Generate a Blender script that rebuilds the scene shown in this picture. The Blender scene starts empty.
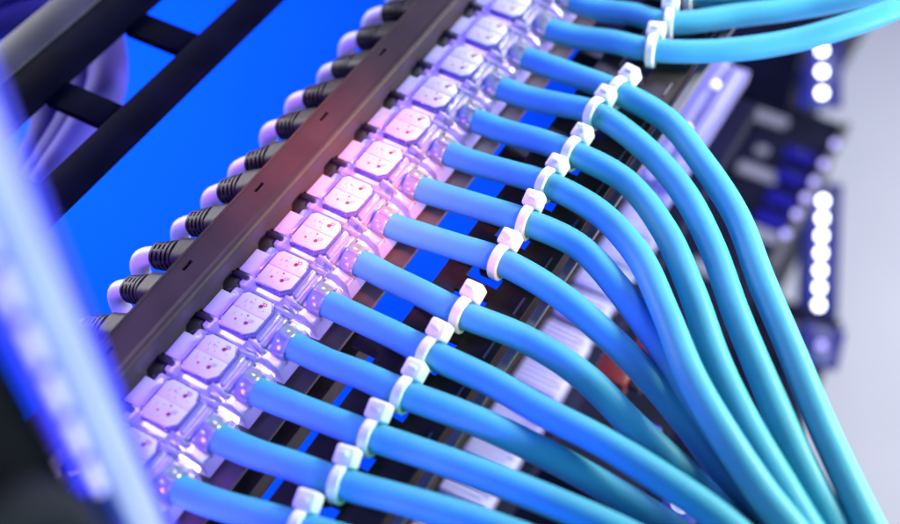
import bpy, bmesh, math, random
from mathutils import Vector, Matrix, Euler
random.seed(7)
S = 0.001                                   # everything below is written in millimetres
scn = bpy.context.scene
COL = scn.collection

# ------------------------------------------------------------------ camera
cam_d = bpy.data.cameras.new('camera')
cam = bpy.data.objects.new('camera', cam_d); COL.objects.link(cam)
R_ = Vector((0.86322721, 0.50427949, -0.02325882)); U_ = Vector((-0.37540781, 0.67206351, 0.63827864))
F_ = Vector((-0.33750223, 0.54224795, -0.76945397))
m = Matrix((R_, U_, -F_)).transposed().to_4x4()
m.translation = Vector((173.542, -105.099, 278.172)) * S
cam.matrix_world = m
cam_d.sensor_width = 36; cam_d.lens = 36 * 1263.8 / 900
cam_d.clip_start = 0.01; cam_d.clip_end = 20
cam_d.dof.use_dof = True; cam_d.dof.focus_distance = 0.362; cam_d.dof.aperture_fstop = 6.0
scn.camera = cam

# ------------------------------------------------------------------ world, lamps, exposure
w = bpy.data.worlds.new('World'); scn.world = w; w.use_nodes = True
bg = w.node_tree.nodes['Background']
bg.inputs['Color'].default_value = (0.16, 0.20, 1.0, 1); bg.inputs['Strength'].default_value = 0.09

def lamp(name, kind, loc, target, power, color, size=0.2, size_y=None, spot=None, blend=1.0, spread=None):
    l = bpy.data.lights.new(name, kind); l.energy = power; l.color = color
    if kind == 'AREA':
        l.size = size
        if size_y: l.shape = 'RECTANGLE'; l.size_y = size_y
        if spread: l.spread = math.radians(spread)
    if kind == 'SPOT':
        l.spot_size = math.radians(spot); l.spot_blend = blend; l.shadow_soft_size = size
    o = bpy.data.objects.new(name, l); COL.objects.link(o)
    loc = Vector(loc) * S; o.location = loc
    o.rotation_euler = (Vector(target) * S - loc).to_track_quat('-Z', 'Y').to_euler()
    return o

lamp('softbox_lamp', 'AREA', (280, 355, 170), (150, 90, 0), 3.3, (0.90, 1.0, 0.72), 0.12, 0.12)
lamp('front_lamp', 'AREA', (460, -60, 120), (190, 50, 0), 1.2, (0.22, 1.0, 0.58), 0.20)  # added fill, tinted green to turn the right-hand cables teal
lamp('top_lamp', 'AREA', (-10, 400, 240), (15, 80, 0), 1.3, (0.50, 0.50, 1.0), 0.09)
lamp('violet_lamp', 'SPOT', (34, -230, 110), (32, 30, -4), 14.0, (0.48, 0.07, 1.0), 0.05, spot=22)
lamp('violet_spot_lamp', 'SPOT', (-70, -160, 330), (10, 25, 0), 8.0, (0.22, 0.17, 1.0), 0.05, spot=36)
lamp('blue_lamp', 'SPOT', (60, -290, 90), (45, 75, 0), 17.0, (0.01, 0.06, 1.0), 0.06, spot=32)
lamp('jack_glow_lamp', 'AREA', (14, 100, -14.0), (14, 100, 0), 0.52, (0.54, 0.44, 1.0), 0.02, 0.25)  # hidden light added under the jacks so the plastic glows
lamp('low_lamp', 'AREA', (330, 190, -30), (60, 150, -100), 1.5, (0.78, 0.70, 1.0), 0.10)  # added fill to brighten the pale row shadowed by rail and cables
lamp('warm_spot_lamp', 'SPOT', (330, 20, 230), (14, 100, 3), 42.0, (1.0, 0.22, 0.18), 0.02, spot=10.5)  # added spot standing in for lens flare over the middle jacks
lamp('warm_top_lamp', 'SPOT', (-150, 210, 330), (-4, 104, 8), 5.0, (1.0, 0.14, 0.09), 0.02, spot=13)  # second added spot, reddens the bar around the flare
lamp('backdrop_lamp', 'AREA', (-760, 250, 0), (-250, 430, -400), 13, (1, 1, 1), 0.5)  # unseen area light added to brighten the blue backdrop
lamp('floor_lamp', 'AREA', (750, 1300, -150), (60, 1150, -1100), 19, (0.98, 0.98, 1.0), 0.6)  # unseen area light added to brighten the pale floor

bpy.data.objects['jack_glow_lamp'].rotation_euler = (math.pi, 0, 0)
scn.view_settings.view_transform = 'Standard'; scn.view_settings.look = 'None'
scn.view_settings.exposure = 0; scn.view_settings.gamma = 1
scn.cycles.use_denoising = True
scn.cycles.max_bounces = 12; scn.cycles.transmission_bounces = 10; scn.cycles.transparent_max_bounces = 12
scn.cycles.sample_clamp_indirect = 6.0
scn.cycles.caustics_reflective = False

# ------------------------------------------------------------------ materials
def mat(name, color, rough=0.5, metal=0.0, trans=0.0, ior=1.45, emit=None, es=0.0, bump=0.0, bscale=400.0,
        vary=0.0, vscale=60.0, rvary=0.0, sub=0.0, spec=0.5, color2=None):
    mt = bpy.data.materials.new(name); mt.use_nodes = True
    nt = mt.node_tree; b = nt.nodes['Principled BSDF']
    b.inputs['Base Color'].default_value = (*color, 1)
    b.inputs['Roughness'].default_value = rough; b.inputs['Metallic'].default_value = metal
    b.inputs['Transmission Weight'].default_value = trans; b.inputs['IOR'].default_value = ior
    b.inputs['Specular IOR Level'].default_value = spec
    if sub:
        b.inputs['Subsurface Weight'].default_value = sub; b.inputs['Subsurface Radius'].default_value = (1, 1, 1)
        b.inputs['Subsurface Scale'].default_value = 0.0015
    if emit:
        b.inputs['Emission Color'].default_value = (*emit, 1); b.inputs['Emission Strength'].default_value = es
    tc = nt.nodes.new('ShaderNodeTexCoord')
    if vary or color2:
        n = nt.nodes.new('ShaderNodeTexNoise'); n.inputs['Scale'].default_value = vscale; n.inputs['Detail'].default_value = 5
        nt.links.new(tc.outputs['Object'], n.inputs['Vector'])
        r = nt.nodes.new('ShaderNodeValToRGB'); r.color_ramp.elements[0].position = .35; r.color_ramp.elements[1].position = .65
        c2 = color2 or tuple(min(1, c * (1 + vary)) for c in color); c1 = color if color2 else tuple(c * (1 - vary) for c in color)
        r.color_ramp.elements[0].color = (*c1, 1); r.color_ramp.elements[1].color = (*c2, 1)
        nt.links.new(n.outputs['Fac'], r.inputs['Fac']); nt.links.new(r.outputs['Color'], b.inputs['Base Color'])
    if rvary:
        n = nt.nodes.new('ShaderNodeTexNoise'); n.inputs['Scale'].default_value = 150; n.inputs['Detail'].default_value = 6
        nt.links.new(tc.outputs['Object'], n.inputs['Vector'])
        mr = nt.nodes.new('ShaderNodeMapRange'); mr.inputs['To Min'].default_value = max(0, rough - rvary); mr.inputs['To Max'].default_value = min(1, rough + rvary)
        nt.links.new(n.outputs['Fac'], mr.inputs['Value']); nt.links.new(mr.outputs['Result'], b.inputs['Roughness'])
    if bump:
        n = nt.nodes.new('ShaderNodeTexNoise'); n.inputs['Scale'].default_value = bscale; n.inputs['Detail'].default_value = 3
        nt.links.new(tc.outputs['Object'], n.inputs['Vector'])
        bp = nt.nodes.new('ShaderNodeBump'); bp.inputs['Strength'].default_value = bump; bp.inputs['Distance'].default_value = 0.0006
        nt.links.new(n.outputs['Fac'], bp.inputs['Height']); nt.links.new(bp.outputs['Normal'], b.inputs['Normal'])
    return mt

def clear_mat(name, color, milk, rough, diffuse, translucent=0.5, wave=0.25):
    """clear plastic: sharp glass mixed with a milky, light-passing part"""
    mt = bpy.data.materials.new(name); mt.use_nodes = True; nt = mt.node_tree
    out = nt.nodes['Material Output']; nt.nodes.remove(nt.nodes['Principled BSDF'])
    g = nt.nodes.new('ShaderNodeBsdfGlass'); g.inputs['Color'].default_value = (*color, 1); g.inputs['Roughness'].default_value = rough; g.inputs['IOR'].default_value = 1.46
    d = nt.nodes.new('ShaderNodeBsdfDiffuse'); d.inputs['Color'].default_value = (*diffuse, 1)
    t = nt.nodes.new('ShaderNodeBsdfTranslucent'); t.inputs['Color'].default_value = (*diffuse, 1)
    m1 = nt.nodes.new('ShaderNodeMixShader'); m1.inputs[0].default_value = translucent
    nt.links.new(d.outputs[0], m1.inputs[1]); nt.links.new(t.outputs[0], m1.inputs[2])
    gl = nt.nodes.new('ShaderNodeBsdfGlossy'); gl.inputs['Roughness'].default_value = 0.16
    fr = nt.nodes.new('ShaderNodeFresnel'); fr.inputs['IOR'].default_value = 1.9
    m3 = nt.nodes.new('ShaderNodeMixShader')
    nt.links.new(fr.outputs[0], m3.inputs[0]); nt.links.new(m1.outputs[0], m3.inputs[1]); nt.links.new(gl.outputs[0], m3.inputs[2])
    m2 = nt.nodes.new('ShaderNodeMixShader'); m2.inputs[0].default_value = milk
    nt.links.new(g.outputs[0], m2.inputs[1]); nt.links.new(m3.outputs[0], m2.inputs[2])
    tc = nt.nodes.new('ShaderNodeTexCoord'); n = nt.nodes.new('ShaderNodeTexNoise'); n.inputs['Scale'].default_value = 260; n.inputs['Detail'].default_value = 3
    nt.links.new(tc.outputs['Object'], n.inputs['Vector'])
    bp = nt.nodes.new('ShaderNodeBump'); bp.inputs['Strength'].default_value = wave; bp.inputs['Distance'].default_value = 0.0006
    nt.links.new(n.outputs['Fac'], bp.inputs['Height'])
    for x in (g, gl): nt.links.new(bp.outputs['Normal'], x.inputs['Normal'])
    nt.links.new(m2.outputs[0], out.inputs['Surface'])
    return mt

M = {}
M['panel'] = mat('dark powder coat', (0.034, 0.021, 0.024), .5, spec=.25, bump=.12, bscale=2500, vary=.15, vscale=90, rvary=.08)
M['rail'] = mat('brown black metal', (0.022, 0.014, 0.016), .5, spec=.25, bump=.10, bscale=2500, vary=.3, vscale=120, rvary=.1)
M['lip'] = mat('brown lip metal', (0.075, 0.050, 0.045), .5, vary=.15, vscale=80, rvary=.1)
M['greymetal'] = mat('grey strip metal', (0.10, 0.09, 0.11), .45, vary=.15)
M['hook'] = mat('black plastic', (0.010, 0.008, 0.011), .5, vary=.2)
M['clear'] = clear_mat('clear plastic', (0.80, 0.74, 1.0), .55, .05, (0.80, 0.80, 1.0), .5, 0.5)
M['capclear'] = clear_mat('clear dust cap plastic', (0.84, 0.79, 1.0), .36, .02, (0.86, 0.86, 1.0), .5, 0.8)
M['collar'] = clear_mat('clear collar plastic', (0.97, 0.96, 1.0), .38, .03, (0.86, 0.86, 1.0), .5, 0.15)
M['frameclear'] = clear_mat('clear label frame', (0.66, 0.60, 1.0), .16, .02, (0.80, 0.78, 1.0), .5, 0.5)
M['tab'] = clear_mat('frosted tab plastic', (0.9, 0.9, 1.0), .80, .2, (0.68, 0.67, 0.93), .25)
M['label'] = mat('label card', (0.50, 0.47, 0.62), .35, vary=.03, vscale=300)
M['ink_dark'] = mat('dark red ink', (0.20, 0.03, 0.03), .5, vary=.2)
M['ink_orange'] = mat('orange red ink', (0.42, 0.06, 0.03), .5, vary=.2)
M['ink_pink'] = mat('pink ink', (0.55, 0.20, 0.28), .5, vary=.2)
M['ink_grey'] = mat('violet grey ink', (0.30, 0.25, 0.45), .5, vary=.2)
M['cable'] = mat('aqua cable jacket', (0.055, 0.30, 0.46), .5, vary=.05, vscale=70, bump=.10, bscale=500, rvary=.08, spec=.3)
M['tie'] = mat('white nylon', (0.78, 0.76, 0.83), .5, sub=.35, vary=.03, bump=.08, bscale=900)
M['boot'] = mat('black rubber boot', (0.024, 0.018, 0.021), .5, spec=.3, bump=.15, bscale=1500, vary=.15)
M['violetcable'] = mat('violet cable jacket', (0.10, 0.08, 0.50), .6, spec=.1, vary=.06, bump=.08, bscale=500)
M['lilac'] = mat('white cable jacket', (0.72, 0.70, 0.84), .42, vary=.04, bump=.08, bscale=500)
M['barblack'] = mat('black ladder metal', (0.002, 0.002, 0.014), .7, spec=.03, vary=.3, rvary=.1)
M['bargrey'] = mat('grey worn metal', (0.05, 0.045, 0.09), .5, vary=.25, vscale=50)  # lighter grey puts the light on the tray rail's top into its colour
M['postwhite'] = mat('white post paint', (0.40, 0.38, 0.78), .35, vary=.04, vscale=50, rvary=.08)
M['blueplastic'] = mat('blue plastic', (0.004, 0.003, 0.20), .35, vary=.1)
M['ledblue'] = mat('blue led strip', (0.05, 0.05, 0.6), .4, emit=(0.02, 0.015, 1.0), es=1.1)
M['led'] = mat('white led', (1, 1, 1), .3, emit=(0.93, 0.93, 1.0), es=9)
M['leddim'] = mat('dim led', (.05, .05, .1), .3, emit=(0.42, 0.39, 1.0), es=2.0)
M['postbead'] = mat('violet glow bead', (.4, .4, .9), .3, emit=(0.42, 0.36, 1.0), es=1.5)
M['ledbead'] = mat('violet led bead', (1, 1, 1), .3, emit=(0.50, 0.42, 1.0), es=1.0)
M['navy'] = mat('navy black steel', (0.004, 0.004, 0.022), .6, spec=.15, vary=.3, vscale=30, rvary=.1)
M['vent'] = mat('pale vent', (0.22, 0.21, 0.30), .5, vary=.1)
M['red'] = mat('red plastic', (0.09, 0.003, 0.010), .4, vary=.15)
M['lowclear'] = clear_mat('pale lower plastic', (0.95, 0.94, 1.0), .85, .1, (0.66, 0.62, 0.96), .2)
M['strip'] = clear_mat('lilac clear strip', (0.75, 0.72, 1.0), .65, .1, (0.42, 0.38, 0.95), .3)
M['blackout'] = mat('black rubber', (0.004, 0.004, 0.006), .8, spec=.05, vary=.3)
M['dgrey'] = mat('dark grey moulding', (0.010, 0.010, 0.018), .8, spec=.1, vary=.2)
M['backdrop'] = mat('blue backdrop paint', (0.0015, 0.056, 0.82), 1.0, spec=0, vary=.05, vscale=3)
M['floor'] = mat('pale grey floor', (0.60, 0.62, 0.68), .5, vary=.05, vscale=3, rvary=.1)

# ------------------------------------------------------------------ mesh helpers
def V(p): return Vector(p) * S
def finish(name, bm, mats, parent=None, smooth=True):
    bmesh.ops.recalc_face_normals(bm, faces=bm.faces)
    me = bpy.data.meshes.new(name); bm.to_mesh(me); bm.free()
    for x in (mats if isinstance(mats, (list, tuple)) else [mats]): me.materials.append(x)
    if smooth:
        me.polygons.foreach_set('use_smooth', [True] * len(me.polygons))
        try: me.set_sharp_from_angle(angle=math.radians(38))
        except Exception: pass
    o = bpy.data.objects.new(name, me); COL.objects.link(o)
    if parent: o.parent = parent
    return o
def add_box(bm, lo, hi, bev=0.0, rot=None, seg=2, mi=0):
    """axis box, optional bevel and rotation about its centre"""
    t = bmesh.new(); bmesh.ops.create_cube(t, size=1)
    c = (Vector(lo) + Vector(hi)) / 2; d = Vector(hi) - Vector(lo)
    for v in t.verts: v.co = Vector((v.co.x * d.x, v.co.y * d.y, v.co.z * d.z))
    if bev: bmesh.ops.bevel(t, geom=t.edges[:], offset=bev, segments=seg, affect='EDGES', profile=.5)
    for v in t.verts:
        p = v.co.copy()
        if rot: p.rotate(Euler(rot))
        v.co = (p + c) * S
    join(bm, t, mi)
def join(bm, t, mi=0):
    mp = {}
    for v in t.verts: mp[v] = bm.verts.new(v.co)
    for f in t.faces:
        try: nf = bm.faces.new([mp[v] for v in f.verts]); nf.material_index = mi or f.material_index
        except ValueError: pass
    t.free()
def add_prism(bm, pts, axis, a, b, bev=0.0, mi=0, seg=2):
    """polygon pts (2-D) extruded along axis from a to b"""
    t = bmesh.new()
    def P(p, h):
        q = [0, 0, 0]; r = [i for i in range(3) if i != axis]
        q[r[0]], q[r[1]], q[axis] = p[0], p[1], h
        return Vector(q)
    lo = [t.verts.new(P(p, a)) for p in pts]; hi = [t.verts.new(P(p, b)) for p in pts]
    t.faces.new(lo); t.faces.new(hi[::-1])
    n = len(pts)
    for i in range(n): t.faces.new((lo[i], lo[(i + 1) % n], hi[(i + 1) % n], hi[i]))
    bmesh.ops.recalc_face_normals(t, faces=t.faces)
    if bev: bmesh.ops.bevel(t, geom=t.edges[:], offset=bev, segments=seg, affect='EDGES', profile=.5)
    for v in t.verts: v.co *= S
    join(bm, t, mi)
def catmull(pts, step=1.5):
    P = [Vector(p) for p in pts]
    P = [P[0] * 2 - P[1]] + P + [P[-1] * 2 - P[-2]]
    out = []
    for i in range(1, len(P) - 2):
        p0, p1, p2, p3 = P[i - 1:i + 3]
        n = max(2, int((p2 - p1).length / step))
        # centripetal
        t0 = 0; t1 = t0 + max(1e-6, (p1 - p0).length) ** .5; t2 = t1 + max(1e-6, (p2 - p1).length) ** .5; t3 = t2 + max(1e-6, (p3 - p2).length) ** .5
        for k in range(n):
            t = t1 + (t2 - t1) * k / n
            A1 = p0 * ((t1 - t) / (t1 - t0)) + p1 * ((t - t0) / (t1 - t0))
            A2 = p1 * ((t2 - t) / (t2 - t1)) + p2 * ((t - t1) / (t2 - t1))
            A3 = p2 * ((t3 - t) / (t3 - t2)) + p3 * ((t - t2) / (t3 - t2))
            B1 = A1 * ((t2 - t) / (t2 - t0)) + A2 * ((t - t0) / (t2 - t0))
            B2 = A2 * ((t3 - t) / (t3 - t1)) + A3 * ((t - t1) / (t3 - t1))
            out.append(B1 * ((t2 - t) / (t2 - t1)) + B2 * ((t - t1) / (t2 - t1)))
    out.append(P[-2])
    return out
def add_tube(bm, path, rad, seg=24, closed=False, caps=True, mi=0):
    """round tube along path; rad is a number or f(t)"""
    n = len(path); rings = []
    up = Vector((0, 0, 1))
    for i, p in enumerate(path):
        if closed: d = path[(i + 1) % n] - path[i - 1]
        else: d = path[min(i + 1, n - 1)] - path[max(i - 1, 0)]
        d.normalize()
        x = up - d * up.dot(d)
        if x.length < 1e-4: x = Vector((1, 0, 0)) - d * d.x
        x.normalize(); y = d.cross(x)
        up = x if i else up
        r = rad(i / (n - 1)) if callable(rad) else rad
        rings.append([bm.verts.new((p + (x * math.cos(2 * math.pi * k / seg) + y * math.sin(2 * math.pi * k / seg)) * r) * S) for k in range(seg)])
    for i in range(n if closed else n - 1):
        a, b = rings[i], rings[(i + 1) % n]
        for k in range(seg):
            f = bm.faces.new((a[k], a[(k + 1) % seg], b[(k + 1) % seg], b[k])); f.material_index = mi
    if caps and not closed:
        bm.faces.new(rings[0][::-1]).material_index = mi; bm.faces.new(rings[-1]).material_index = mi
def add_lathe(bm, prof, axis='x', seg=28, mi=0):
    """closed profile of (position, radius) turned round an axis through the origin"""
    rings = []
    for a, r in prof:
        ring = []
        for k in range(seg):
            t = 2 * math.pi * k / seg; c, s = math.cos(t) * r, math.sin(t) * r
            ring.append(bm.verts.new(V((a, c, s) if axis == 'x' else (c, s, a))))
        rings.append(ring)
    for i in range(len(prof)):
        a, b = rings[i], rings[(i + 1) % len(prof)]
        for k in range(seg): bm.faces.new((a[k], a[(k + 1) % seg], b[(k + 1) % seg], b[k])).material_index = mi
def add_disc(bm, x, y, z, r, mi, r_in=0.0, h=0.06, seg=16):
    """flat printed dot or ring, a hair thick"""
    t = [2 * math.pi * k / seg for k in range(seg)]
    top = [bm.verts.new(V((x + math.cos(a) * r, y + math.sin(a) * r, z + h))) for a in t]
    bot = [bm.verts.new(V((x + math.cos(a) * r, y + math.sin(a) * r, z))) for a in t]
    if r_in:
        ti = [bm.verts.new(V((x + math.cos(a) * r_in, y + math.sin(a) * r_in, z + h))) for a in t]
    for k in range(seg):
        j = (k + 1) % seg
        bm.faces.new((bot[k], bot[j], top[j], top[k])).material_index = mi
        if r_in: bm.faces.new((top[k], top[j], ti[j], ti[k])).material_index = mi
    if not r_in: bm.faces.new(top).material_index = mi
def empty(name, loc=(0, 0, 0), rot=(0, 0, 0)):
    o = bpy.data.objects.new(name, None); COL.objects.link(o)
    o.location = V(loc); o.rotation_euler = rot; o.empty_display_size = .005
    return o
def tag(o, label, cat, group=None):
    o['label'] = label; o['category'] = cat
    if group: o['group'] = group
    return o
def kids(o): return [c for c in bpy.data.objects if c.parent == o]
def copy_tree(o, parent=None):
    c = o.copy(); COL.objects.link(c)
    if parent: c.parent = parent
    for k in kids(o): copy_tree(k, c)
    return c

ORD = ['first', 'second', 'third', 'fourth', 'fifth', 'sixth', 'seventh', 'eighth', 'ninth', 'tenth', 'eleventh', 'twelfth', 'thirteenth', 'fourteenth', 'fifteenth']
P = 17.0                                    # pitch of the jack row
N = 14
def yc(i): return P * i - 4.4

# ------------------------------------------------------------------ setting
bm = bmesh.new(); add_box(bm, (-2600, -1500, -410), (-6, 3500, -400)); o = finish('backdrop', bm, M['backdrop']); o['kind'] = 'structure'
bm = bmesh.new(); add_box(bm, (-4000, -3000, -1120), (5000, 6000, -1100)); o = finish('floor', bm, M['floor']); o['kind'] = 'structure'

# ------------------------------------------------------------------ patch panel
panel = empty('patch_bay', (0, 80, 0))
Y0, Y1 = -60, 262
def child(name, bm, mt, root):
    o = finish(name, bm, mt); o.parent = root; o.matrix_parent_inverse = Matrix.Translation(-root.location)
    return o
bm = bmesh.new()                             # top flange with a slot every second jack
ys = [Y0]
for i in range(-3, 16, 2):
    c = P * i - 2.7
    if c - 2 > Y0 and c + 2 < Y1: ys += [c - 2, c + 2]
ys.append(Y1)
for k in range(len(ys) - 1):
    a, b = ys[k], ys[k + 1]
    if k % 2 == 0: add_box(bm, (-11.0, a, 6.9), (-0.9, b, 8.4))
    else:
        add_box(bm, (-11.0, a, 6.9), (-8.75, b, 8.4)); add_box(bm, (-7.55, a, 6.9), (-0.9, b, 8.4))
bmesh.ops.remove_doubles(bm, verts=bm.verts, dist=1e-6)
child('top_flange', bm, M['panel'], panel)
bm = bmesh.new()                             # rolled back edge with a groove before it
add_prism(bm, [(-12.2, 2.0), (-12.2, 8.1), (-11.9, 8.5), (-11.35, 8.5), (-11.1, 8.1), (-11.1, 2.0)], 1, Y0, Y1)
child('back_edge', bm, M['panel'], panel)
bm = bmesh.new()                             # rounded front ridge
pr = [(-3.0, 8.35)] + [(-1.15 + 1.25 * math.cos(math.radians(a)), 7.45 + 1.25 * math.sin(math.radians(a))) for a in range(110, -1, -18)] + [(0.1, 6.2), (-1.6, 6.2), (-3.0, 6.8)]
add_prism(bm, pr, 1, Y0, Y1); child('front_ridge', bm, M['panel'], panel)
bm = bmesh.new()                             # front wall, notched between the jacks
poly = [(Y0, 6.25)]
low = []
for i in range(-3, N + 2):
    a = P * i - 8.8 - 7.6; b = P * i - 8.8
    if a > Y0 and b < Y1: low += [(a, -1.5), (a + .6, 2.2), (b - 2.6, 2.2), (b - 1.6, 1.2), (b, 1.0), (b, -1.5)]
poly = [(Y1, 6.25), (Y0, 6.25), (Y0, -1.5)] + low + [(Y1, -1.5)]
add_prism(bm, poly, 0, -1.8, 0); child('front_wall', bm, M['panel'], panel)
bm = bmesh.new(); add_box(bm, (-9, Y0, -14), (-3.2, Y1, 6.8)); add_box(bm, (-11.0, Y0, 2), (-9.1, Y1, 6.85))
child('inner_wall', bm, M['hook'], panel)
bm = bmesh.new(); add_box(bm, (-3.1, Y0, -15.6), (34.0, Y1, -14.2), .3); child('lower_lip', bm, M['lip'], panel)
for i in range(-1, N + 1):                   # black finger beside each tab
    bm = bmesh.new(); y = P * i - 10.0
    add_box(bm, (-1.2, y - .75, -1.6), (4.4, y + .75, .35), .6)
    add_prism(bm, [(-1.2, y - 6.6), (1.2, y - 6.0), (3.2, y - 3.4), (1.6, y - 2.4), (1.6, y - .9), (-1.2, y - .9)], 2, -3.2, -.7, .15)
    child('clip_hook', bm, M['hook'], panel)
tag(panel, 'long dark brown metal panel bar with small slots along its top, carrying the clear jacks', 'patch panel')

# ------------------------------------------------------------------ clear keystone jacks
def make_jack():
    root = empty('keystone_jack')
    bm = bmesh.new()                         # body block
    add_box(bm, (2.2, -8.0, -13.6), (16.6, 8.0, -1.0), .7)
    add_prism(bm, [(16.7, -13.4), (28.3, -12.6), (27.4, -6.2), (24.2, -3.4), (16.7, -3.0)], 1, -7.4, 7.4, .5)
    finish('housing', bm, M['clear'], root)
    bm = bmesh.new()                         # flat release tab reaching the bar
    add_prism(bm, [(.1, -4.4), (.1, 4.4), (4.9, 4.4), (6.3, 5.6), (6.3, -5.0), (4.6, -4.3)], 2, -.9, 0.1, .22)
    finish('release_tab', bm, M['tab'], root)
    bm = bmesh.new()                         # raised frame round the label: outer hexagon wall
    add_prism(bm, [(6.6, -5.2), (7.6, -6.8), (16.4, -7.0), (18.9, -4.4), (19.0, 3.6), (16.8, 7.0), (8.0, 7.1), (6.6, 5.8)], 2, -.95, 1.7, .5)
    for y in (-4.6, 4.9): add_lathe_at(bm, 6.9, y, .55, 1.75)
    finish('label_frame', bm, M['frameclear'], root)
    lp = bmesh.new()                         # card insert in two halves
    add_prism(lp, [(7.4, -4.9), (8.6, -6.3), (16.0, -6.3), (18.2, -4.1), (18.3, .35), (7.4, .35)], 2, 1.45, 1.85, .1)
    add_prism(lp, [(7.4, .55), (18.3, .55), (18.3, 3.4), (16.4, 6.4), (8.7, 6.4), (7.4, 5.2)], 2, 1.45, 1.85, .1)
    lab = finish('label_plate', lp, M['label'], root)
    bm = bmesh.new(); z = 1.86
    for x, y, r, k, ri in [(11.4, 3.7, .40, 2, 0), (14.6, 3.7, .64, 0, 0), (15.4, 4.7, .62, 1, .36), (14.6, 5.1, .26, 3, 0),
                           (12.7, 2.0, .24, 2, 0), (11.9, 5.0, .22, 3, 0), (16.2, 2.6, .20, 3, 0),
                           (11.0, -3.2, .42, 1, 0), (14.4, -3.0, .64, 0, 0), (15.2, -1.9, .62, 3, .36), (13.4, -.6, .32, 0, 0), (11.6, -1.1, .22, 3, 0), (13.6, -1.8, .20, 2, 0), (12.4, -4.6, .18, 3, 0)]:
        add_disc(bm, x, y, z, r, k, ri)
    for x, y, l in [(9.8, 2.7, 1.3), (9.5, -2.4, 1.2), (12.2, 3.1, .8), (15.9, -2.2, 1.2), (10.6, 1.2, .9)]:
        add_box(bm, (x, y, z), (x + .18, y + l, z + .06), mi=3)
    finish('wiring_print', bm, [M['ink_dark'], M['ink_orange'], M['ink_pink'], M['ink_grey']], lab)
    bm = bmesh.new()                         # stepped dust cap behind the label
    add_prism(bm, [(18.95, 1.1), (20.1, .7), (20.6, -.5), (20.4, -1.4), (18.95, -1.4)], 1, -5.0, 5.3, .38, seg=3)
    add_prism(bm, [(19.0, -1.5), (20.8, -.6), (22.0, -.9), (22.4, -2.2), (21.8, -3.0), (19.0, -3.0)], 1, -5.7, 5.9, .38, seg=3)
    add_prism(bm, [(21.2, -2.0), (23.0, -2.3), (23.9, -3.8), (23.6, -4.6), (21.2, -4.6)], 1, -4.7, 5.0, .36, seg=3)
    for y in (-6.0, 6.1): add_box(bm, (19.2, y - .5, -4.4), (22.6, y + .5, -1.2), .3, (0, .5, 0))
    add_box(bm, (17.0, 5.9, -3.4), (22.6, 7.2, .4), .4, (0, .25, .1)); add_box(bm, (17.0, -7.2, -3.6), (22.6, -5.9, .3), .4, (0, .25, -.12))
    finish('dust_cap', bm, M['capclear'], root)
    bm = bmesh.new()                         # split collar that grips the cable
    t = bmesh.new(); add_lathe(t, [(-2.2, 4.1), (1.2, 4.1), (1.7, 4.3), (1.2, 4.75), (-1.0, 5.15), (-2.2, 5.1)])
    for v in t.verts: v.co += V((25.6, 0, -4.2))
    join(bm, t)
    for a in (25, 95, 160, 215, 320):
        c, s = math.cos(math.radians(a)), math.sin(math.radians(a))
        add_box(bm, (24.0, 4.9 * c - .5, -4.2 + 4.9 * s - .5), (27.6, 4.9 * c + .5, -4.2 + 4.9 * s + .5), .25, (math.radians(a), 0, 0))
    finish('cable_collar', bm, M['collar'], root)
    return root
def add_lathe_at(bm, x, y, r, z):
    add_disc(bm, x, y, z - .3, r, 0, h=.3)
jack = make_jack()
for i in range(N):
    o = jack if i == 0 else copy_tree(jack)
    o.location = V((0, yc(i), 0)); o.rotation_euler = (0, 0, random.uniform(-.012, .012)) 
    extra = [', partly behind the pale post', ', just clear of the post', '', '', '', '', '', '', '', '', '', '', '', ', at the top edge'][i]
    tag(o, f'clear jack with printed label, {ORD[i]} from lower left{extra}', 'network jack', 'clear jacks along the dark panel')

# ------------------------------------------------------------------ cable manager rail
rail = empty('cable_rail', (62, 80, -4))
bm = bmesh.new()
add_box(bm, (49, Y0, -5.4), (56, Y1, -4), .25); add_box(bm, (66.4, Y0, -5.4), (77.2, Y1, -4), .25)
ymid = {}
TIE={14:(63.8,233.5,1),13:(63.6,216.2,1),12:(64.3,201.0,1),11:(63.2,177.3,1),10:(61.1,165.1,1),9:(62.7,145.9,1),8:(62.0,130.6,1),7:(63.7,114.2,1),6:(64.2,97.5,1),5:(64.2,75.8,1),4:(63.1,60.0,1),3:(64.1,45.5,1),2:(63.5,30.3,1),1:(64.1,15.0,1),0:(62.5,-0.2,1)}
for i in range(-3, N + 1):
    y = yc(i) + 8.5
    add_prism(bm, [(55.9, y - 2.9), (66.5, y - 2.3), (66.5, y + 2.3), (55.9, y + 2.9)], 2, -5.3, -4.1)
    y = yc(i)
    add_prism(bm, [(58.6, y - 2.2), (59.4, y - 2.9), (62.4, y - 2.9), (63.4, y - 1.7), (66.5, y - 1.5), (66.5, y + 1.5), (63.4, y + 1.7), (62.4, y + 2.9), (59.4, y + 2.9), (58.6, y + 2.2)], 2, -5.3, -4.1)
child('rail_plate', bm, M['rail'], rail)
for i in range(-1, N + 1, 1):
    if i in (4, 9, 12): 
        bm = bmesh.new(); y = yc(i) - 6
        add_box(bm, (38.5, y, -10.4), (49.4, y + 11, -9.0), .3); add_box(bm, (49.2, y, -10.4), (50.4, y + 11, -5.5), .2)
        child('bridge_plate', bm, M['rail'], rail)
bm = bmesh.new(); add_box(bm, (79.4, Y0, -5.6), (82.0, Y1, -3.4), .3); child('edge_strip', bm, M['greymetal'], rail)
for i in range(0, N + 1):
    bm = bmesh.new(); y = yc(i) + 8.5; add_box(bm, (74.6, y - 3.4, -4.1), (75.3, y + 3.4, -3.55), .15); child('edge_bead', bm, M['greymetal'], rail)
bm = bmesh.new(); add_box(bm, (25, Y0, -36), (33, 74, -28), .5); child('support_bar', bm, M['rail'], rail)
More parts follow.
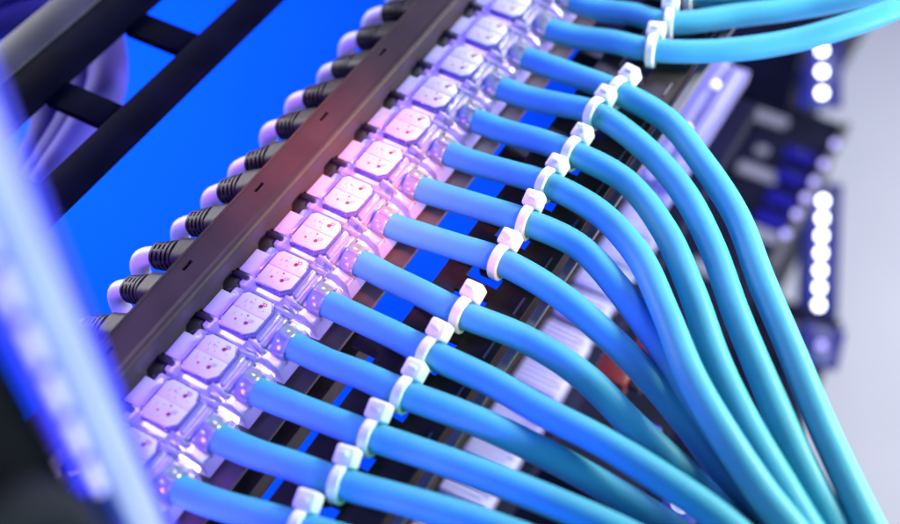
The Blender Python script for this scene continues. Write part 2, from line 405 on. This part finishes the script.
tag(rail, 'dark perforated metal strip under the cables that the white ties are fastened to', 'cable rail')

# ------------------------------------------------------------------ blue network cables and ties
RUN={
14:[(84,243,2),(103,250,3),(122,262,5),(140,275,8)],
13:[(83,230,2),(100,241,4),(116,251,8),(134,266,12)],
12:[(84,210,2),(103,223,4),(118,235,8),(131,248,12),(144,266,14)],
11:[(82,173,1),(98,162,1),(116,147,0),(131,128,0),(147,109,0),(161,92,0),(177,74,0),(190,60,0),(204,43,0)],
10:[(80,159,1),(98,148,1),(114,133,0),(129,114,0),(145,96,-1),(160,80,-2),(174,67,-3),(188,54,-4),(203,39,-4)],
9:[(82,143,1),(100,131,1),(116,114,1),(131,96,0),(146,81,0),(161,68,0),(173,58,0),(187,47,0),(202,34,0)],
8:[(81,127,2),(98,117,3),(114,100,5),(128,84,6),(142,72,6),(156,62,5),(169,54,5),(183,44,5),(198,30,5)],
7:[(81,114,0),(98,106,-1),(113,97,-3),(128,87,-6),(143,78,-8),(159,68,-9),(174,58,-9),(193,44,-9)],
6:[(82,96,0),(100,92,-3),(116,87,-7),(131,81,-11),(143,75,-14),(159,67,-15),(178,55,-15),(197,41,-15)],
5:[(83,78,-1),(102,76,-3),(119,71,-7),(135,67,-11),(151,62,-14),(169,54,-14),(192,42,-14)],
4:[(82,60,1),(98,58,2),(117,56,4),(135,53,5),(150,50,5),(170,43,5),(192,34,5)],
3:[(83,48,0),(99,50,-3),(119,51,-7),(136,50,-9),(159,47,-10),(187,40,-10)],
2:[(82,33,1),(104,35,2),(126,36,3),(149,36,3),(177,34,3)],
1:[(82,19,1),(103,23,1),(128,26,1),(161,26,1)],
0:[(83,4,1),(108,7,1),(139,8,1)],
}
def make_tie():
    root = empty('cable_tie')
    bm = bmesh.new()                         # band: flat strap bent round the cable
    n = 40; prof = [(-1.5, 0), (-1.3, .18), (-1.3, .95), (-1.1, 1.1), (1.1, 1.1), (1.3, .95), (1.3, .18), (1.5, 0)]
    prof = [(-1.45, .0), (-1.45, .8), (-1.15, 1.05), (1.15, 1.05), (1.45, .8), (1.45, .0)]
    rings = []
    for k in range(n):
        t = 2 * math.pi * k / n; c, s = math.cos(t), math.sin(t)
        ry, rz = 4.15, (4.15 if s > 0 else 5.0)
        ring = []
        for a, h in prof:
            hh = h + (.10 * (k % 2) if h > 1 else 0)
            ring.append(bm.verts.new(V((a, c * (ry + hh), s * (rz + hh)))))
        rings.append(ring)
    for k in range(n):
        a, b = rings[k], rings[(k + 1) % n]
        for j in range(len(prof)):
            bm.faces.new((a[j], a[(j + 1) % len(prof)], b[(j + 1) % len(prof)], b[j]))
    finish('band', bm, M['tie'], root)
    bm = bmesh.new(); add_box(bm, (-2.8, 3.4, .2), (2.8, 8.6, 5.8), .8, (.35, 0, 0), 3)
    finish('locking_head', bm, M['tie'], root)
    return root
tie0 = make_tie()
CABLE_LABEL = {
14: 'light blue cable just showing along the top edge, above the two tied ones',
13: 'light blue cable running right near the top, upper of the two tied there',
12: 'light blue cable sweeping into the top right corner, above the bending bundle',
11: 'light blue bending cable on the outer right edge of the bundle, beside the pale floor',
10: 'light blue bending cable, second in from the right edge of the bundle',
9: 'light blue bending cable, third in from the right edge of the bundle',
8: 'bright bending cable lying over its left neighbour, fourth from the right edge',
7: 'blue cable that dips under its right neighbour above the red plug',
6: 'blue cable from the jack in the pink glow, passing right of the red plug',
5: 'blue cable passing just below the red plug and ending under its lower neighbour',
4: 'blue cable lying on top of its neighbours, fifth from the bottom along the ties',
3: 'blue cable slipping under its upper neighbour, fourth from the bottom along the ties',
2: 'blue cable third from the bottom along the white ties',
1: 'blue cable second from the bottom along the white ties',
0: 'cyan blue cable lowest of all, from the jack behind the pale post',
}
rs = random.Random(3)
for i in range(N + 1):
    tx, ty, tz = TIE[i]
    st = [(22.5, yc(i), -4.3), (29, yc(i) + rs.uniform(-.1, .1), -4.1), (38, yc(i) + (ty - yc(i)) * .18, -3.1 + rs.uniform(-.5, .3)), (50, yc(i) + (ty - yc(i)) * .58, -.9 + rs.uniform(-.4, .3))]
    q, q0 = Vector(RUN[i][-1]), Vector(RUN[i][-2]); e = (q - q0).normalized()
    far = [tuple(q + e * 60 + Vector((0, 0, -6))), tuple(q + e * 160 + Vector((0, 0, -40))), tuple(q + e * 300 + Vector((0, 0, -130)))]
    pts = st + [(tx, ty, tz)] + RUN[i] + far
    path = catmull(pts)
    bm = bmesh.new(); ph = rs.uniform(0, 6)
    add_tube(bm, path, lambda t: 3.95 + .05 * math.sin(40 * t + ph) + .04 * math.sin(93 * t), 28)
    c = finish('network_cable', bm, M['cable'])
    tag(c, CABLE_LABEL[i], 'cable', 'light blue network cables')
    # tie at the rail
    j = min(range(len(path)), key=lambda k: (path[k] - Vector((tx, ty, tz))).length)
    d = (path[j + 1] - path[j - 1]).normalized()
    o = tie0 if i == 0 else copy_tree(tie0)
    o.location = path[j] * S
    o.rotation_euler = (rs.uniform(-.12, .12), math.asin(-d.z), math.atan2(d.y, d.x) + rs.uniform(-.05, .05))
    tag(o, 'white nylon tie round the ' + ['lowest cable, cut by the bottom edge', 'second cable from the bottom', 'third cable from the bottom', 'fourth cable from the bottom', 'fifth cable from the bottom',
        'sixth cable from the bottom, below the wider gap', 'seventh cable from the bottom, above the wider gap', 'eighth cable from the bottom', 'ninth cable from the bottom', 'tenth cable from the bottom',
        'eleventh cable from the bottom', 'outermost cable of the bending bundle', 'lower of the two cables running right at the top', 'topmost fully seen cable, near the upper edge', 'cable cut by the top edge'][i], 'cable tie', 'white ties on the blue cables')
    if True:
        ln = rs.choice([6.2, 6.4, 6.6, 8.2])
        bm = bmesh.new(); add_box(bm, (-1.2, 4.6, 4.0), (1.2, 5.6, ln), .2, (.3, 0, 0)); finish('tail', bm, M['tie'], o)

# ------------------------------------------------------------------ patch cords on the far side
def make_boot():
    bm = bmesh.new()
    # local x runs out of the panel; rounded square shaft, then ribbed tail
    def ring(x, hy, hz, n=28, pw=3.2):
        out = []
        for k in range(n):
            t = 2 * math.pi * k / n; c, s = math.cos(t), math.sin(t)
            q = (abs(c) ** pw + abs(s) ** pw) ** (-1 / pw)
            out.append(bm.verts.new(V((x, c * q * hy, s * q * hz))))
        return out
    st = [(-8, 5.0, 4.3), (3.2, 4.9, 4.2)]
    x = 3.2
    for k in range(5):
        r = 4.75 - .18 * k
        st += [(x + .05, r - .95, r - 1.2), (x + .75, r - .95, r - 1.2), (x + .85, r, r - .3), (x + 1.75, r - .05, r - .35)]
        x += 1.8
    st += [(x + .3, 3.2, 3.1), (x + .5, 2.9, 2.9)]
    rg = [ring(a, b, c, pw=(4 if a < 4 else 2.4)) for a, b, c in st]
    for a, b in zip(rg, rg[1:]):
        for k in range(28): bm.faces.new((a[k], a[(k + 1) % 28], b[(k + 1) % 28], b[k]))
    bm.faces.new(rg[0][::-1]); bm.faces.new(rg[-1])
    # lengthwise bars that bridge the ribs
    for a in (20, 70, 110, 160, 250, 290):
        c, s = math.cos(math.radians(a)), math.sin(math.radians(a))
        add_box(bm, (3.1, 3.7 * c - .6, 3.5 * s - .6), (10.8, 3.7 * c + .6, 3.5 * s + .6), .2, (math.radians(a), 0, 0))
    return bm
cord = empty('patch_cable')
finish('boot', make_boot(), M['boot'], cord)
bm = bmesh.new()
add_tube(bm, catmull([(9, 0, 0), (13, 0, 0), (18.5, .2, -1.2), (22.0, .4, -5.5), (22.6, 1.2, -12.5), (18.5, 4, -20), (10, 11, -25), (4, 40, -27), (3, 90, -29)], 1.2), 2.95, 20)
finish('cable_jacket', bm, M['lilac'], cord)
D = Vector((-.88, -.14, -.40)).normalized()
NB = 12
for i in range(NB):
    o = cord if i == 0 else copy_tree(cord)
    y = 24.5 + 15.62 * i
    z = D.to_track_quat('X', 'Z').to_euler()
    o.location = V((-14.5, y + (rs.uniform(-.9, .9)), .6 + rs.uniform(-.6, .6)))
    o.rotation_euler = (z.x, z.y + rs.uniform(-.10, .10), z.z + rs.uniform(-.12, .12))
    tag(o, f'pale patch cable with ribbed black boot behind the panel, {ORD[i]} from lower left', 'patch cable', 'patch cords with black boots behind the panel')

# ------------------------------------------------------------------ ladder tray behind, upper left
tray = empty('ladder_tray', (-90, 90, 0))
bm = bmesh.new(); add_box(bm, (-115, -120, -3), (-98.5, 330, 0), .25); child('near_rail', bm, M['barblack'], tray)
bm = bmesh.new(); add_box(bm, (-130, -120, -2), (-115.2, 330, 0.6), .8); child('rail_cap', bm, M['bargrey'], tray)  # rail's lit top face, built as a separate lighter strip
bm = bmesh.new(); add_box(bm, (-73.5, -120, -3), (-60.5, 330, 0), .25); child('side_rail', bm, M['barblack'], tray)
for y in (52, 92, 132, 172, 212):
    bm = bmesh.new(); add_box(bm, (-98.6, y - 5.5, -4.5), (-73.4, y + 5.5, -1.5), .6); child('crosspiece', bm, M['barblack'], tray)
tag(tray, 'black metal ladder tray with two long rails and short crosspieces, upper left', 'cable tray')
for k, (pts, lab) in enumerate([
    ([(-160, 165, -34), (-128, 142, -28), (-106, 117, -25), (-99, 98, -25), (-94, 76, -26), (-92, 50, -30), (-90, 10, -50)], 'thick lilac cable nearest the crosspieces, sagging behind the black tray rail'),
    ([(-165, 150, -38), (-135, 133, -33), (-114, 110, -32), (-106, 88, -32), (-101, 64, -33), (-99, 40, -36), (-98, 0, -52)], 'middle lilac cable of the bunch behind the black tray rail'),
    ([(-170, 140, -44), (-141, 122, -38), (-121, 98, -38), (-113, 76, -38), (-108, 54, -40), (-106, 30, -44), (-105, -10, -58)], 'outer lilac cable of the bunch behind the black tray rail, nearest the left edge')]):
    bm = bmesh.new(); add_tube(bm, catmull(pts, 3), 7.0, 20)
    tag(finish('loose_cable', bm, M['violetcable']), lab, 'cable', 'lilac cables behind the tray')
for k, (dz, dx, lab) in enumerate([(0, 0, 'violet cable crossing the upper left corner, lower of the pair'), (6, -12, 'violet cable crossing the upper left corner, higher of the pair')]):
    bm = bmesh.new(); add_tube(bm, catmull([(-210 + dx, 95, -50 + dz), (-178 + dx, 118, -32 + dz), (-158 + dx, 140, -26 + dz), (-140 + dx, 172, -30 + dz), (-128 + dx, 220, -50 + dz)], 3), 5.6, 20)
    tag(finish('loose_cable', bm, M['violetcable']), lab, 'cable', 'violet cables in the corner')

# ------------------------------------------------------------------ blurred post in front, lower left
post = empty('rack_post', (64, -44, 40))
bm = bmesh.new(); add_box(bm, (60, -45.8, 20), (70, -39.2, 330), .6); child('face_plate', bm, M['postwhite'], post)
bm = bmesh.new(); add_box(bm, (67.4, -50.0, 100), (69, -46.3, 330), .4); child('led_channel', bm, M['ledblue'], post)
bm = bmesh.new(); add_box(bm, (58, -39.1, 20), (70.2, -37.6, 330), .2); child('blue_edge', bm, M['ledblue'], post)
for z in range(102, 200, 12):
    bm = bmesh.new(); add_box(bm, (68.8, -48.2, z - 4.4), (69.9, -46.5, z + 4.4), .45); child('led', bm, M['postbead'], post)
bm = bmesh.new(); add_box(bm, (56, -78, 20), (67.2, -50.2, 330), .8); child('side_panel', bm, M['blackout'], post)
bm = bmesh.new(); add_tube(bm, catmull([(74, -82, 128), (74, -70, 124), (74, -63, 120), (74, -59.5, 114), (74, -58, 105), (74, -57.5, 95), (73, -57, 60)], 2), 5.0, 20); child('grip_moulding', bm, M['dgrey'], post)
tag(post, 'blurred pale upright post with blue lit edges in front at the lower left', 'rack post')

# ------------------------------------------------------------------ second, lower row out of focus
low = empty('patch_bay', (36, 170, -130))
bm = bmesh.new(); add_box(bm, (27.5, -60, -142), (43.2, 350, -130), .5); child('panel_bar', bm, M['rail'], low)
bm = bmesh.new(); add_box(bm, (43.4, -60, -154), (68, 350, -144), .5); child('panel_shelf', bm, M['navy'], low)
tag(low, 'dark lower panel bar seen between the cables, carrying the blurred pale blocks', 'patch panel')
def make_low():
    root = empty('lower_jack')
    bm = bmesh.new(); add_box(bm, (0, -7.6, -12), (20, 7.6, -1.6), .8); finish('housing', bm, M['lowclear'], root)
    for k in range(6):
        bm = bmesh.new(); add_box(bm, (1, -6.6 + k * 2.4, -1.8), (19 - (k % 2) * 2, -5.2 + k * 2.4, -.2), .25); finish('fin', bm, M['lowclear'], root)
    bm = bmesh.new(); add_box(bm, (1.0, 7.7, -9), (15, 9.2, -3), .4); finish('spacer', bm, M['blueplastic'], root)
    return root
lj = make_low()
for i in range(10):
    o = lj if i == 0 else copy_tree(lj)
    o.location = V((43.8 + random.uniform(-.6, .6), 77 + 18.6 * i, -130))
    o.rotation_euler = (0, 0, random.uniform(-.03, .03))
    tag(o, f'blurred pale ribbed jack on the lower panel, {ORD[i]} from the bottom edge', 'network jack', 'pale jack blocks of the lower row')
strip = empty('light_strip', (62, 270, -98))
for k, (x0, x1, z) in enumerate([(49.5, 55, -92), (55.4, 60.5, -90.5), (61, 67.5, -92)]):
    bm = bmesh.new(); add_tube(bm, catmull([((x0 + x1) / 2, 232, z - 3), ((x0 + x1) / 2 + .5, 260, z - 2.5), ((x0 + x1) / 2, 313 - abs(k - 1) * 3, z - 3)], 5), (x1 - x0) / 2, 18); child('lens', bm, M['strip'], strip)
bm = bmesh.new(); add_box(bm, (48.5, 228, -104), (69, 318, -97.5), 1.0); child('base', bm, M['strip'], strip)
for y in (262, 292):
    bm = bmesh.new(); bmesh.ops.create_uvsphere(bm, u_segments=16, v_segments=8, radius=.0018)
    for v in bm.verts: v.co += V((62, y, -88))
    child('led', bm, M['ledbead'], strip)
tag(strip, 'blurred lilac translucent strip with rounded end beyond the outermost bending cable', 'light strip')
for k, (x, y, z, lab) in enumerate([(84, 150, -104, 'blurred dark red plug between the blue cables, larger one below'), (92, 168, -104, 'blurred red plug between the blue cables, smaller one above')]):
    root = empty('red_plug', (x, y, z))
    bm = bmesh.new(); add_box(bm, (-6, -7, -7), (7 - 4 * k, 7 - 3 * k, 2), 1.2); finish('plug_body', bm, M['red'], root)
    bm = bmesh.new(); add_box(bm, (7.2 - 4 * k, -4, -5), (12 - 4 * k, 3, 0), .8); finish('plug_boot', bm, M['hook'], root)
    tag(root, lab, 'plug')
for k, (x, y, z) in enumerate([(104, 128, -100), (128, 108, -100), (88, 60, -104)]):
    root = empty('indicator_lamp', (x, y, z))
    bm = bmesh.new(); bmesh.ops.create_uvsphere(bm, u_segments=16, v_segments=10, radius=.0030); finish('lens', bm, M['ledbead'], root)
    bm = bmesh.new(); add_box(bm, (-6, -6, -10), (6, 6, -1.5), .8); finish('housing', bm, M['blueplastic'], root)
    tag(root, ['small violet indicator light between the cables right of the red plug', 'small violet indicator light in the last gap where the cables meet', 'small pale indicator light in the gap between the lowest cables'][k], 'indicator light')

# ------------------------------------------------------------------ rack equipment far behind, right
def chassis(loc_lo, hi, label, slots, strips=()):
    root = empty('server_chassis', ((loc_lo[0] + hi[0]) / 2, (loc_lo[1] + hi[1]) / 2, loc_lo[2]))
    bm = bmesh.new(); add_box(bm, loc_lo, hi, 1.5); child('case', bm, M['navy'], root)
    for x, y, dx, dy in slots:
        bm = bmesh.new(); add_box(bm, (x - dx, y - dy, hi[2] - .5), (x + dx, y + dy, hi[2] + 1.2), min(dx, dy) * .5); child('vent', bm, M['vent'], root)
    for x, y, dx, dy in strips:
        bm = bmesh.new(); add_box(bm, (x - dx, y - dy, hi[2] - .5), (x + dx, y + dy, hi[2] + 4), 1.5); child('blue_port', bm, M['blueplastic'], root)
    tag(root, label, 'server')
    return root
chassis((-90, 500, -380), (52, 760, -232), 'dark navy server at the back, highest of the stack, under the top cables', [(15, 530, 14, 6), (-30, 560, 14, 6)])
b_ = chassis((-30, 200, -400), (86, 513, -287), 'dark navy server with pale vents, middle of the stack at the right', [(43.7, 494, 12, 4.5), (54.6, 446, 13, 4.5), (50, 465, 4, 3.5), (72, 400, 13, 4.5), (60, 360, 13, 4.5)],
        [(72, 470, 9, 5), (74, 450, 9, 5), (75, 430, 9, 5), (76, 412, 9, 5)])
chassis((60, 120, -460), (135, 400, -332), 'dark navy server lowest of the stack, its corner jutting out to the right', [(118, 380, 12, 4)], [(126, 372, 6, 8)])
bm = bmesh.new(); add_box(bm, (86.2, 380, -296), (90, 514, -285.5), 1.0); child('grey_trim', bm, M['greymetal'], b_)
for y in (490, 470, 453, 438, 423, 405):
    bm = bmesh.new(); bmesh.ops.create_uvsphere(bm, u_segments=16, v_segments=8, radius=.0024)
    for v in bm.verts: v.co += V((87.5, y, -284))
    child('led', bm, M['leddim'], b_)
CAMP = Vector((173.542, -105.099, 278.172))
def led_bar(a, b, n, label, wid=13, lit='led'):
    a, b = Vector(a), Vector(b); mid = (a + b) / 2
    root = empty('led_bar', mid)
    d = (b - a).normalized(); nrm = Vector((.25, -.62, .74)); nrm = (nrm - d * nrm.dot(d)).normalized(); s = d.cross(nrm)
    rot = Matrix((d, s, nrm)).transposed().to_4x4(); rot.translation = mid * S; root.matrix_world = rot
    L = (b - a).length / 2
    bm = bmesh.new(); add_box(bm, (-L - 12, -wid, -9), (L + 9, wid, -3.5), 1.5); finish('housing', bm, M['blueplastic'], root)  # blue glow around the LEDs is put into the housing colour
    for k in range(n):
        bm = bmesh.new(); bmesh.ops.create_uvsphere(bm, u_segments=18, v_segments=10, radius=.0026)
        for v in bm.verts: v.co += V((-L + 2 * L * k / max(1, n - 1), 0, 0))
        finish('led', bm, M[lit], root)
    tag(root, label, 'LED bar')
led_bar((59.4, 521.5, -243.9), (69.3, 503.8, -260.8), 3, 'short blue column of three round white lights at the upper right')
led_bar((90.8, 488.2, -333.1), (113.9, 441.5, -376.2), 7, 'long blue column of seven round white lights at the right')
led_bar((130.2, 369, -322), (130.9, 366, -324), 1, 'single dim round light in blue housing below the long light column', 13, 'leddim')
